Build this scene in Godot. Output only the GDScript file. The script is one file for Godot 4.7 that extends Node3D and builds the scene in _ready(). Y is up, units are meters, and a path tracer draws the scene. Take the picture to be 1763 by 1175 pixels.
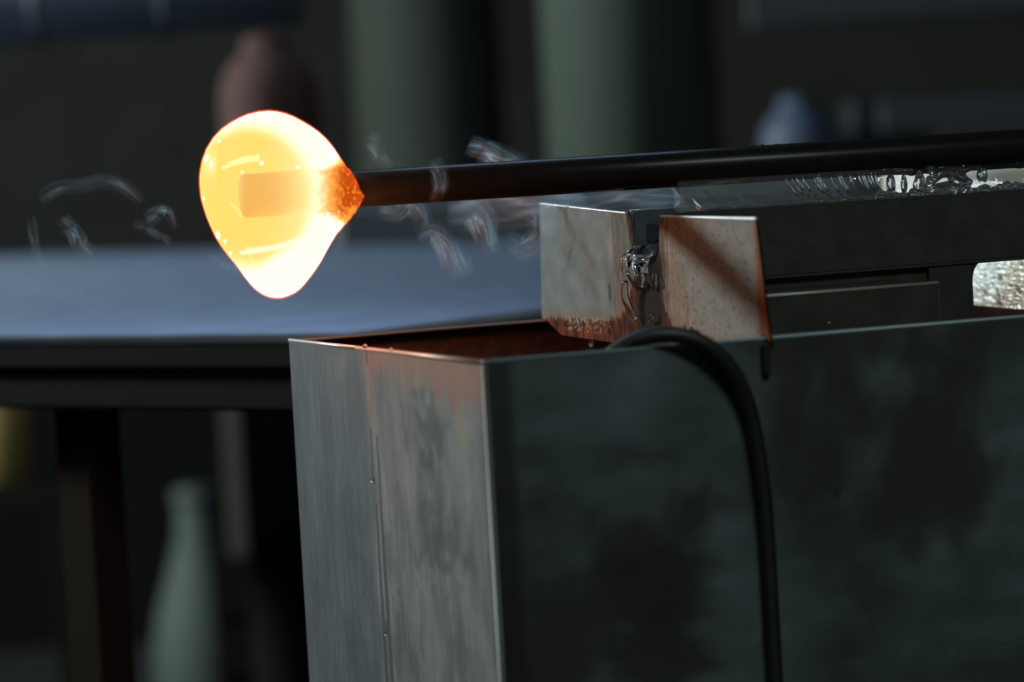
extends Node3D

# ---------------------------------------------------------------- layout, in metres (y up)
const RIM := 0.90                                  # height of the tank's rim above the floor
const TANK_AT := Vector3(-0.15352, 0.0, -2.39564)  # far left foot of the tank
const TANK_TURN := 0.38849                         # the tank's long side runs away to the right
const TANK_LONG := 1.05
const TANK_DEEP := 0.3577
const PLATE_X := 0.187                             # near end plate of the cooler, in the tank's own axes
const FAR_X := 0.50                                # far end plate
const PIPE_A := Vector3(-0.1709, 1.0031, -2.2720)  # pipe axis, hot end
const PIPE_B := Vector3(1.2300, 1.0071, -2.5540)   # pipe axis, far end
const PIPE_R := 0.0121

var cam: Camera3D
var names := {}


func _ready() -> void:
	# ------------------------------------------------------------ camera
	cam = Camera3D.new()
	cam.name = "camera"
	add_child(cam)
	var r2 := Vector3(0.99841891, -0.05609508, 0.00360784)
	var u2 := Vector3(0.05621098, 0.99636026, -0.06408249)
	var f2 := Vector3(0.0, -0.06418397, -0.99793808)
	cam.transform = Transform3D(Basis(r2, u2, -f2), Vector3(0, 1.04481628, 0))
	var lens := CameraAttributesPhysical.new()
	lens.frustum_focal_length = 122.553
	lens.frustum_near = 0.05
	lens.frustum_far = 60.0
	lens.frustum_focus_distance = 2.335
	lens.exposure_aperture = 4.2
	cam.attributes = lens
	cam.current = true

	# ------------------------------------------------------------ air and exposure
	var we := WorldEnvironment.new()
	we.name = "environment"
	var env := Environment.new()
	env.background_mode = Environment.BG_COLOR
	env.background_color = Color(0.05, 0.06, 0.07)
	env.tonemap_mode = Environment.TONE_MAPPER_LINEAR
	env.tonemap_exposure = 1.0
	env.sdfgi_enabled = true
	env.ssao_enabled = true
	env.ssil_enabled = true
	we.environment = env
	add_child(we)

	# ------------------------------------------------------------ daylight and added fill light
	# low daylight from a small window high in the left wall; it throws the pipe's shadow on the end plate
	area_light("window_daylight", Vector3(-3.93, 2.29, -4.59), Vector3(0.11, 1.0, -2.33), Vector2(0.36, 0.36), Color(0.93, 1.0, 0.99), 26.0)
	# dim cool fill light from an added ceiling panel out of view, behind the table
	area_light("fill_glow", Vector3(-0.8, 3.36, -4.2), Vector3(-0.8, 0.0, -4.2), Vector2(1.6, 0.8), Color(0.62, 0.78, 1.0), 1.5)
	# dim greenish fill light from a second added panel, over the camera's side of the tank
	area_light("fill_glow", Vector3(0.9, 3.36, 0.6), Vector3(0.9, 0.0, 0.6), Vector2(1.6, 0.8), Color(0.93, 1.0, 0.97), 7.0)

	make_materials()
	room()
	background()
	table()
	tank()
	cooler()
	water()
	blowpipe()
	gather()
	hose()
	drops()
	smoke()


# ================================================================= helpers
func area_light(called: String, at: Vector3, to: Vector3, size: Vector2, tint: Color, energy: float) -> void:
	var l := AreaLight3D.new()
	l.name = called
	l.area_size = size
	l.light_color = tint
	l.light_energy = energy
	l.area_normalize_energy = true
	l.shadow_enabled = true
	l.set("area_range", 20.0)
	add_child(l, true)
	var up := Vector3.UP if absf((to - at).normalized().y) < 0.95 else Vector3.FORWARD
	l.look_at_from_position(at, to, up)


# a point of the world from a pixel of the photograph and a depth: used only to lay out the far room
func spot(px: float, py: float, depth: float) -> Vector3:
	var b := cam.transform.basis
	return cam.transform.origin + (-b.z + b.x * (px - 881.5) / 6000.0 - b.y * (py - 587.5) / 6000.0) * depth


# a point in the tank's axes: along, above the rim, towards the near side
func tk(x: float, v: float, z: float) -> Vector3:
	return TANK_AT + Basis(Vector3.UP, TANK_TURN) * Vector3(x, RIM + v, z)


func numbered(called: String) -> String:
	if not names.has(called):
		names[called] = 0
		return called
	names[called] += 1
	return "%s_%03d" % [called, names[called]]


func tag(o: Node3D, label: String, category: String, group := "", kind := "") -> void:
	if label:
		o.set_meta("label", label)
	if category:
		o.set_meta("category", category)
	if group:
		o.set_meta("group", group)
	if kind:
		o.set_meta("kind", kind)


func thing(called: String, label: String, category: String, at := Vector3.ZERO, turn := 0.0, group := "") -> Node3D:
	var o := Node3D.new()
	o.name = numbered(called)
	add_child(o)
	o.position = at
	o.rotation.y = turn
	tag(o, label, category, group)
	return o


func start(smooth := true) -> SurfaceTool:
	var st := SurfaceTool.new()
	st.begin(Mesh.PRIMITIVE_TRIANGLES)
	st.set_smooth_group(0 if smooth else -1)
	return st


func build(called: String, st: SurfaceTool, m: Material, parent: Node3D = null) -> MeshInstance3D:
	st.generate_normals()
	var o := MeshInstance3D.new()
	o.mesh = st.commit()
	o.material_override = m
	if parent == null:
		o.name = numbered(called)
		add_child(o)
	else:
		o.name = called
		parent.add_child(o, true)
	return o


# one triangle whose outside is towards n (front faces run clockwise)
func tri(st: SurfaceTool, a: Vector3, b: Vector3, c: Vector3, n: Vector3, ua := Vector2.ZERO, ub := Vector2.ZERO, uc := Vector2.ZERO) -> void:
	var flip := (b - a).cross(c - a).dot(n) > 0.0
	st.set_uv(ua)
	st.add_vertex(a)
	if flip:
		st.set_uv(uc)
		st.add_vertex(c)
		st.set_uv(ub)
		st.add_vertex(b)
	else:
		st.set_uv(ub)
		st.add_vertex(b)
		st.set_uv(uc)
		st.add_vertex(c)


func quad(st: SurfaceTool, a: Vector3, b: Vector3, c: Vector3, d: Vector3, n: Vector3, ua := Vector2.ZERO, ub := Vector2(1, 0), uc := Vector2(1, 1), ud := Vector2(0, 1)) -> void:
	tri(st, a, b, c, n, ua, ub, uc)
	tri(st, a, c, d, n, ua, uc, ud)


# a box with chamfered edges
func bx(st: SurfaceTool, lo: Vector3, hi: Vector3, bevel := 0.002) -> void:
	var c := (lo + hi) * 0.5
	var h := (hi - lo) * 0.5
	var b := minf(bevel, minf(h.x, minf(h.y, h.z)) * 0.49)
	var p := func(sx: int, sy: int, sz: int, ax: int) -> Vector3:
		var q := Vector3(sx * (h.x - b), sy * (h.y - b), sz * (h.z - b))
		q[ax] += b * [sx, sy, sz][ax]
		return c + q
	for ax in 3:
		var i := (ax + 1) % 3
		var k := (ax + 2) % 3
		for s in [-1, 1]:
			var v := []
			for t in [[-1, -1], [1, -1], [1, 1], [-1, 1]]:
				var g := [0, 0, 0]
				g[ax] = s
				g[i] = t[0]
				g[k] = t[1]
				v.append(p.call(g[0], g[1], g[2], ax))
			var n := Vector3.ZERO
			n[ax] = s
			quad(st, v[0], v[1], v[2], v[3], n)
		for s in [-1, 1]:
			for t in [-1, 1]:
				var a := [0, 0, 0]
				var e := [0, 0, 0]
				a[ax] = -1
				e[ax] = 1
				a[i] = s
				e[i] = s
				a[k] = t
				e[k] = t
				var n := Vector3.ZERO
				n[i] = s
				n[k] = t
				quad(st, p.call(a[0], a[1], a[2], i), p.call(e[0], e[1], e[2], i), p.call(e[0], e[1], e[2], k), p.call(a[0], a[1], a[2], k), n)
	for sx in [-1, 1]:
		for sy in [-1, 1]:
			for sz in [-1, 1]:
				tri(st, p.call(sx, sy, sz, 0), p.call(sx, sy, sz, 1), p.call(sx, sy, sz, 2), Vector3(sx, sy, sz))


func box(called: String, lo: Vector3, hi: Vector3, m: Material, parent: Node3D = null, bevel := 0.002) -> MeshInstance3D:
	var st := start(false)
	bx(st, lo, hi, bevel)
	return build(called, st, m, parent)


# a tube along a path
func tube(st: SurfaceTool, path: Array, radii: Array, seg := 16) -> void:
	var n := path.size()
	var side := Vector3.ZERO
	var rings := []
	for i in n:
		var t: Vector3 = (path[mini(i + 1, n - 1)] - path[maxi(i - 1, 0)]).normalized()
		if i == 0:
			side = t.cross(Vector3.UP if absf(t.y) < 0.9 else Vector3.RIGHT).normalized()
		side = (side - t * side.dot(t)).normalized()
		var other := t.cross(side)
		var ring := []
		for k in seg:
			var a := TAU * k / seg
			ring.append(path[i] + (side * cos(a) + other * sin(a)) * radii[mini(i, radii.size() - 1)])
		rings.append(ring)
	for i in n - 1:
		for k in seg:
			var j := (k + 1) % seg
			var mid: Vector3 = (path[i] + path[i + 1]) * 0.5
			quad(st, rings[i][k], rings[i][j], rings[i + 1][j], rings[i + 1][k], (rings[i][k] + rings[i + 1][j]) * 0.5 - mid,
				Vector2(float(k) / seg, float(i) / (n - 1)), Vector2(float(k + 1) / seg, float(i) / (n - 1)), Vector2(float(k + 1) / seg, float(i + 1) / (n - 1)), Vector2(float(k) / seg, float(i + 1) / (n - 1)))
	for k in seg:
		var j := (k + 1) % seg
		tri(st, path[0], rings[0][k], rings[0][j], path[0] - path[1])
		tri(st, path[n - 1], rings[n - 1][k], rings[n - 1][j], path[n - 1] - path[n - 2])


# a turned shape round y; profile of (radius, height) from the bottom up
func lathe(st: SurfaceTool, profile: Array, seg := 32, at := Vector3.ZERO) -> void:
	for i in profile.size() - 1:
		var p: Vector2 = profile[i]
		var q: Vector2 = profile[i + 1]
		var out := Vector2(q.y - p.y, p.x - q.x)
		for k in seg:
			var a := TAU * k / seg
			var b := TAU * (k + 1) / seg
			var da := Vector3(cos(a), 0, sin(a))
			var db := Vector3(cos(b), 0, sin(b))
			var dm := (da + db).normalized()
			var n := dm * out.x + Vector3.UP * out.y
			var y0 := Vector3.UP * p.y
			var y1 := Vector3.UP * q.y
			if p.x < 1e-6:
				tri(st, at + y0, at + da * q.x + y1, at + db * q.x + y1, n)
			elif q.x < 1e-6:
				tri(st, at + da * p.x + y0, at + db * p.x + y0, at + y1, n)
			else:
				quad(st, at + da * p.x + y0, at + db * p.x + y0, at + db * q.x + y1, at + da * q.x + y1, n)


func curve(points: Array, steps: int) -> Array:
	var out := []
	var n := points.size()
	for i in n - 1:
		var p0 = points[maxi(i - 1, 0)]
		var p3 = points[mini(i + 2, n - 1)]
		for s in steps:
			out.append(points[i].cubic_interpolate(points[i + 1], p0, p3, float(s) / steps))
	out.append(points[n - 1])
	return out


func lookup(table_: Array, x: float) -> float:
	if x <= table_[0].x:
		return table_[0].y
	for i in table_.size() - 1:
		if x <= table_[i + 1].x:
			return lerpf(table_[i].y, table_[i + 1].y, (x - table_[i].x) / maxf(table_[i + 1].x - table_[i].x, 1e-6))
	return table_[-1].y


# ================================================================= materials
var M := {}


func plain(tint: Color, rough: float, metal := 0.0, spec := 0.5) -> StandardMaterial3D:
	var m := StandardMaterial3D.new()
	m.albedo_color = tint
	m.roughness = rough
	m.metallic = metal
	m.metallic_specular = spec
	return m


func noise(seed_: int, freq: float, octaves := 4) -> FastNoiseLite:
	var n := FastNoiseLite.new()
	n.seed = seed_
	n.frequency = freq
	n.noise_type = FastNoiseLite.TYPE_SIMPLEX_SMOOTH
	n.fractal_octaves = octaves
	return n


func mottled(a: Color, b: Color, seed_: int, scale_: float, rough: float, metal := 0.0, relief := 0.0) -> StandardMaterial3D:
	var m := plain(Color.WHITE, rough, metal)
	var t := NoiseTexture2D.new()
	t.width = 256
	t.height = 256
	t.seamless = true
	t.noise = noise(seed_, 0.02, 5)
	var g := Gradient.new()
	g.set_color(0, a)
	g.set_color(1, b)
	t.color_ramp = g
	m.albedo_texture = t
	m.uv1_triplanar = true
	m.uv1_scale = Vector3.ONE * scale_
	if relief > 0.0:
		var h := NoiseTexture2D.new()
		h.width = 256
		h.height = 256
		h.seamless = true
		h.noise = noise(seed_ + 7, 0.05, 4)
		m.heightmap_enabled = true
		m.heightmap_texture = h
		m.heightmap_scale = relief
	return m


func painted(w: int, h: int, f: Callable) -> ImageTexture:
	var im := Image.create(w, h, false, Image.FORMAT_RGBA8)
	for y in h:
		for x in w:
			im.set_pixel(x, y, f.call(x, y))
	return ImageTexture.create_from_image(im)


func make_materials() -> void:
	M.bare_steel = plain(Color(0.72, 0.73, 0.74), 0.35, 0.6)
	M.dark_steel = mottled(Color(0.17, 0.165, 0.145), Color(0.24, 0.24, 0.215), 3, 6.0, 0.5, 0.2)
	M.wet_steel = mottled(Color(0.26, 0.29, 0.33), Color(0.36, 0.39, 0.43), 4, 9.0, 0.22, 0.3)
	M.pipe = mottled(Color(0.085, 0.08, 0.075), Color(0.125, 0.12, 0.11), 5, 9.0, 0.30, 0.1)
	M.pipe.metallic_specular = 0.28
	M.rust = mottled(Color(0.19, 0.115, 0.08), Color(0.36, 0.20, 0.13), 8, 14.0, 0.75, 0.0, 0.03)
	M.rubber = plain(Color(0.055, 0.06, 0.062), 0.55)
	M.table_steel = mottled(Color(0.43, 0.475, 0.555), Color(0.54, 0.585, 0.655), 12, 2.0, 0.45, 0.35)
	M.table_dark = plain(Color(0.10, 0.10, 0.09), 0.8, 0.0, 0.15)
	M.wall = mottled(Color(0.135, 0.13, 0.11), Color(0.175, 0.17, 0.145), 21, 1.0, 0.95)
	M.floor = mottled(Color(0.09, 0.088, 0.08), Color(0.14, 0.135, 0.125), 22, 1.4, 0.9)
	M.lamp = plain(Color(0.9, 0.95, 1.0), 0.6)
	M.lamp.emission_enabled = true
	M.lamp.emission = Color(0.75, 0.86, 1.0)
	M.lamp.emission_energy_multiplier = 1.2

	var water_ := StandardMaterial3D.new()
	water_.albedo_color = Color(1, 1, 1, 0.0)
	water_.transparency = BaseMaterial3D.TRANSPARENCY_ALPHA
	water_.roughness = 0.02
	water_.refraction_enabled = true
	water_.refraction_scale = 0.033
	M.water = water_
	# a thin film of water: what lies behind shows straight through
	var film := StandardMaterial3D.new()
	film.albedo_color = Color(1, 1, 1, 0.04)
	film.transparency = BaseMaterial3D.TRANSPARENCY_ALPHA
	film.roughness = 0.03
	M.film = film

	# galvanised end panel: brushed, duller and bluer on the left, rust stained under the rim on the right
	var n1 := noise(31, 0.012, 4)
	var n2 := noise(32, 0.05, 3)
	var n3 := noise(33, 0.02, 4)
	M.end_panel = plain(Color.WHITE, 0.5, 0.15)
	M.end_panel.albedo_texture = painted(512, 512, func(x: int, y: int) -> Color:
		var z := x / 512.0 * 0.36
		var d := y / 512.0 * 0.36
		var streak := n2.get_noise_2d(x * 2.6, y * 0.14) * 0.7 + n1.get_noise_2d(x * 1.5, y * 0.6) * 0.8
		var grain := n2.get_noise_2d(x * 7.0, y * 1.1)
		var edge := smoothstep(0.140, 0.158, z + n3.get_noise_2d(x, y * 0.3) * 0.006)
		var c := Color(0.215, 0.235, 0.26).lerp(Color(0.355, 0.345, 0.34), edge * (0.8 + 0.2 * smoothstep(0.0, 0.08, d)))
		c = c * (1.0 + 0.36 * streak + 0.16 * grain)
		var blot := smoothstep(0.0, 0.45, n3.get_noise_2d(x * 0.7 + 400, y * 0.45))
		c = c.lerp(c * 0.62, blot * 0.5)
		var patch := smoothstep(0.9, 0.2, Vector2((z - 0.262) / 0.032, (d - 0.045) / 0.035).length() + n3.get_noise_2d(x * 1.6, y * 1.6) * 0.9)
		c = c.lerp(c * 0.52, patch)
		var patch2 := smoothstep(1.0, 0.2, Vector2((z - 0.27) / 0.05, (d - 0.115) / 0.03).length() + n3.get_noise_2d(x * 1.6 + 200, y * 1.6) * 0.9)
		c = c.lerp(c * 0.66, patch2)
		c = c.lerp(Color(0.50, 0.40, 0.31), smoothstep(0.014, 0.003, absf(z - 0.318 + n3.get_noise_2d(5.0, y * 1.0) * 0.012)) * smoothstep(0.085, 0.03, d) * 0.6)
		var stain := edge * smoothstep(0.030, 0.0, d + n1.get_noise_2d(x * 2.0, y * 0.5) * 0.016 - 0.012 * smoothstep(0.25, 0.3, z))
		stain = maxf(stain, smoothstep(0.012, 0.0, absf(z - 0.158)) * smoothstep(0.085, 0.0, d) * 0.75)
		c = c.lerp(Color(0.47, 0.235, 0.13), stain * 0.8)
		c = c.lerp(Color(0.19, 0.08, 0.04), smoothstep(0.0025, 0.001, absf(z - 0.155)) * smoothstep(0.012, 0.008, d) * 0.9)
		c = c.lerp(Color(0.19, 0.18, 0.14), smoothstep(0.010, 0.0, d) * smoothstep(0.16, 0.10, z) * 0.6)
		for line in [[0.1545, 0.052, 0.084, 0.0], [0.1655, 0.055, 0.36, 0.0035], [0.1570, 0.100, 0.36, 0.0015], [0.1625, 0.176, 0.184, 0.0]]:
			if d > line[1] and d < line[2]:
				var zz: float = line[0] + line[3] * (d - line[1]) / 0.3 + n1.get_noise_2d(40.0, y * 0.7) * 0.0012
				var wide: float = 0.0012 + 0.0014 * smoothstep(line[1], line[1] + 0.1, d)
				c = c.lerp(Color(0.10, 0.10, 0.09), smoothstep(wide + 0.0012, wide - 0.0004, absf(z - zz)) * 0.8)
		for speck in [[0.1235, 0.162, 0.0016], [0.201, 0.137, 0.0018], [0.190, 0.155, 0.0020], [0.1795, 0.160, 0.0012], [0.223, 0.146, 0.0014]]:
			var near_ := smoothstep(speck[2], speck[2] * 0.4, Vector2(z - speck[0], (d - speck[1]) * 0.5).length())
			c = c.lerp(Color(0.05, 0.05, 0.05) if speck[0] < 0.15 else Color(0.26, 0.16, 0.10), near_ * 0.8)
		c = c.lerp(c * 0.5, smoothstep(0.014, 0.0, 0.3577 - z) * 0.7)
		return Color(c.r, c.g, c.b))

	# dark painted long side with faint blotches
	var n4 := noise(41, 0.008, 5)
	var n5 := noise(42, 0.03, 4)
	M.side_panel = plain(Color.WHITE, 0.42, 0.1)
	M.side_panel.albedo_texture = painted(768, 512, func(x: int, y: int) -> Color:
		var b := n4.get_noise_2d(x, y * 1.2)
		var s := n5.get_noise_2d(x * 0.5, y * 1.6)
		var c := Color(0.265, 0.30, 0.305) * (1.0 + 0.35 * b + 0.2 * s)
		c = c.lerp(Color(0.16, 0.155, 0.125), smoothstep(0.05, 0.45, n4.get_noise_2d(x * 0.9 + 900, y * 0.9)) * 0.8)
		var q := Vector2((x - 73.0) / 32.0, (y - 110.0) / 60.0)
		c = c.lerp(Color(0.13, 0.125, 0.10), smoothstep(1.2, 0.2, q.length() + s * 0.6) * 0.65)
		c = c.lerp(Color(0.12, 0.12, 0.11), smoothstep(14.0, 6.0, x) * 0.7)
		return Color(c.r, c.g, c.b))

	# cooler's end plate: grey on the left, warmer on the right, wet rust under the slot and along the foot
	var n6 := noise(51, 0.03, 4)
	var n7 := noise(52, 0.09, 3)
	M.plate = plain(Color.WHITE, 0.75, 0.0, 0.15)
	var plate_tex := painted(768, 256, func(x: int, y: int) -> Color:
		var z := x / 768.0 * 0.38
		var v := 0.09 - y / 256.0 * 0.11
		var cloud := n6.get_noise_2d(x * 0.7, y)
		var streak := n7.get_noise_2d(x * 1.6, y * 0.12)
		var left := Color(0.40, 0.44, 0.445)
		var right := Color(0.465, 0.452, 0.43)
		var c := left.lerp(right, smoothstep(0.17, 0.22, z))
		c = c * (1.0 + 0.10 * cloud + 0.05 * n7.get_noise_2d(x * 2.0, y * 2.0))
		var near := smoothstep(0.075, 0.02, absf(z - 0.185))
		var fine := n7.get_noise_2d(x * 3.2 + 90.0, y * 0.10)
		c = c * (1.0 + (0.55 * streak + 0.40 * fine) * near)
		if z < 0.186:
			c = c.lerp(Color(0.31, 0.27, 0.225), smoothstep(0.112, 0.148, z) * clampf(0.5 + 1.3 * streak, 0.0, 0.9))
			c = c.lerp(Color(0.46, 0.33, 0.26), smoothstep(0.006, 0.001, absf(z - 0.143 - 0.02 * (0.03 - v))) * smoothstep(0.07, 0.03, v) * 0.6)
			c = c.lerp(Color(0.55, 0.58, 0.60), smoothstep(0.008, 0.001, absf(z - 0.131)) * smoothstep(0.02, 0.055, v) * clampf(0.35 + streak, 0.0, 0.7))
			c = c.lerp(Color(0.19, 0.20, 0.24), smoothstep(0.0035, 0.001, absf(z - 0.127)) * smoothstep(0.008, 0.003, absf(v - 0.023)) * 0.7)
		else:
			c = c.lerp(Color(0.25, 0.18, 0.13), smoothstep(0.230, 0.208, z + streak * 0.012) * 0.92)
			c = c.lerp(Color(0.46, 0.37, 0.31), smoothstep(0.014, 0.004, absf(z - 0.233)) * 0.55)
			c = c.lerp(Color(0.47, 0.29, 0.19), smoothstep(0.005, 0.001, absf(z - 0.2445 - 0.004 * sin(v * 90.0))) * smoothstep(0.05, 0.0, v) * 0.5)
			c = c.lerp(Color(0.30, 0.22, 0.17), smoothstep(0.30, 0.5, n6.get_noise_2d(x * 3.0 + 700.0, y * 3.0)) * 0.6)
		var hill := 0.052 * exp(-pow((z - 0.187) / 0.023, 2.0)) + 0.010 * exp(-pow((z - 0.19) / 0.05, 2.0))
		var foot := (0.0015 if z < 0.19 else -0.0065) + hill + n7.get_noise_2d(x * 1.2, y * 0.3) * 0.004
		var wet := smoothstep(foot + 0.0022, foot - 0.0012, v)
		var rust := Color(0.42, 0.19, 0.06).lerp(Color(0.17, 0.08, 0.035), clampf(0.5 + n6.get_noise_2d(x * 2.0, y * 0.5) + 0.35 * near, 0.0, 1.0))
		c = c.lerp(Color(0.46, 0.33, 0.26), smoothstep(foot + 0.012, foot, v) * 0.45)
		c = c.lerp(rust, wet)
		c = c.lerp(Color(0.62, 0.60, 0.56), smoothstep(0.05, 0.35, n7.get_noise_2d(x * 1.1 + 300.0, y * 1.1)) * smoothstep(0.042, 0.055, z) * smoothstep(0.128, 0.105, z) * smoothstep(0.007, 0.003, absf(v + 0.0005)) * 0.75)
		c = c.lerp(Color(0.085, 0.045, 0.025), smoothstep(0.024, 0.013, absf(z - 0.192)) * smoothstep(0.052, 0.038, v) * 0.92)
		c = c.lerp(Color(0.46, 0.22, 0.11), smoothstep(0.009, 0.002, 0.3565 - z) * 0.8)  # orange glow along the plate's shaded right edge, painted in
		return Color(c.r, c.g, c.b))
	M.plate.albedo_texture = plate_tex
	M.plate.texture_repeat = false
	M.plate.clearcoat_enabled = false
	M.plate.clearcoat = 0.02
	M.plate.clearcoat_roughness = 0.12

	# far end plate: white mineral crust with tan stains, dripping wet
	var n8 := noise(61, 0.03, 4)
	M.crust = plain(Color.WHITE, 0.25)
	M.crust.albedo_texture = painted(512, 256, func(x: int, y: int) -> Color:
		var z := x / 512.0 * 0.38
		var v := 0.09 - y / 256.0 * 0.11
		var k := n8.get_noise_2d(x * 1.4, y * 0.9)
		var tan_ := smoothstep(-0.012, 0.03, (z - 0.095) * 0.5 - (v - 0.008) + k * 0.02)
		var c := Color(0.95, 0.95, 0.93).lerp(Color(0.70, 0.60, 0.50), tan_)
		c = c.lerp(c * 0.55, smoothstep(0.22, 0.5, n8.get_noise_2d(x * 3.0 + 500, y * 1.2)) * 0.7)
		return Color(c.r, c.g, c.b))
	M.crust.heightmap_enabled = true
	var cn := NoiseTexture2D.new()
	cn.noise = noise(62, 0.06, 3)
	M.crust.heightmap_texture = cn
	M.crust.heightmap_scale = 0.15
	M.cream = plain(Color(0.86, 0.84, 0.78), 0.5)


# ================================================================= the room
func room() -> void:
	var hx := 4.0
	var zb := -7.2
	var zf := 2.4
	var top := 3.5
	var t := 0.2
	var s := func(o: Node3D) -> void: tag(o, "", "", "", "structure")
	s.call(box("floor", Vector3(-hx - t, -t, zb - t), Vector3(hx + t, 0, zf + t), M.floor))
	s.call(box("ceiling", Vector3(-hx - t, top, zb - t), Vector3(hx + t, top + t, zf + t), M.wall))
	s.call(box("wall_back", Vector3(-hx - t, 0, zb - t), Vector3(hx + t, top, zb), M.wall))
	s.call(box("wall_front", Vector3(-hx - t, 0, zf), Vector3(hx + t, top, zf + t), M.wall))
	s.call(box("wall_right", Vector3(hx, 0, zb), Vector3(hx + t, top, zf), M.wall))
	s.call(box("shade_band_1", Vector3(-hx, 0, zb), Vector3(hx, 0.78, zb + 0.03), M.table_dark))  # dark band added to deepen the shade seen under the table
	# the left wall leaves an opening for the window
	var wl := thing("wall_left", "", "")
	tag(wl, "", "", "", "structure")
	var y0 := 2.04
	var y1 := 2.54
	var z0 := -4.84
	var z1 := -4.34
	box("wall_segment", Vector3(-hx - t, 0, zb), Vector3(-hx, y0, zf), M.wall, wl)
	box("wall_segment", Vector3(-hx - t, y1, zb), Vector3(-hx, top, zf), M.wall, wl)
	box("wall_segment", Vector3(-hx - t, y0, zb), Vector3(-hx, y1, z0), M.wall, wl)
	box("wall_segment", Vector3(-hx - t, y0, z1), Vector3(-hx, y1, zf), M.wall, wl)
	var wn := thing("window_1", "", "")
	tag(wn, "", "", "", "structure")
	var fr := start(false)
	bx(fr, Vector3(-hx - 0.12, y0, z0), Vector3(-hx - 0.04, y0 + 0.03, z1))
	bx(fr, Vector3(-hx - 0.12, y1 - 0.03, z0), Vector3(-hx - 0.04, y1, z1))
	bx(fr, Vector3(-hx - 0.12, y0, z0), Vector3(-hx - 0.04, y1, z0 + 0.03))
	bx(fr, Vector3(-hx - 0.12, y0, z1 - 0.03), Vector3(-hx - 0.04, y1, z1))
	build("frame", fr, M.table_dark, wn)
	box("pane", Vector3(-hx - 0.09, y0 + 0.03, z0 + 0.03), Vector3(-hx - 0.08, y1 - 0.03, z1 - 0.03), M.lamp, wn)
	for p in [[Vector3(-0.8, 3.5, -4.2), "added flat fill light panel over the steel table"], [Vector3(0.9, 3.5, 0.6), "added flat fill light panel over the near side of the tank"]]:
		var cl := thing("fill_panel", p[1], "light", p[0])  # unseen fill panels, added to brighten the table and the tank
		box("housing", Vector3(-0.85, -0.10, -0.45), Vector3(0.85, 0.0, 0.45), M.table_dark, cl, 0.01)
		box("diffuser", Vector3(-0.8, -0.12, -0.4), Vector3(0.8, -0.10, 0.4), M.lamp, cl, 0.005)


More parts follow.
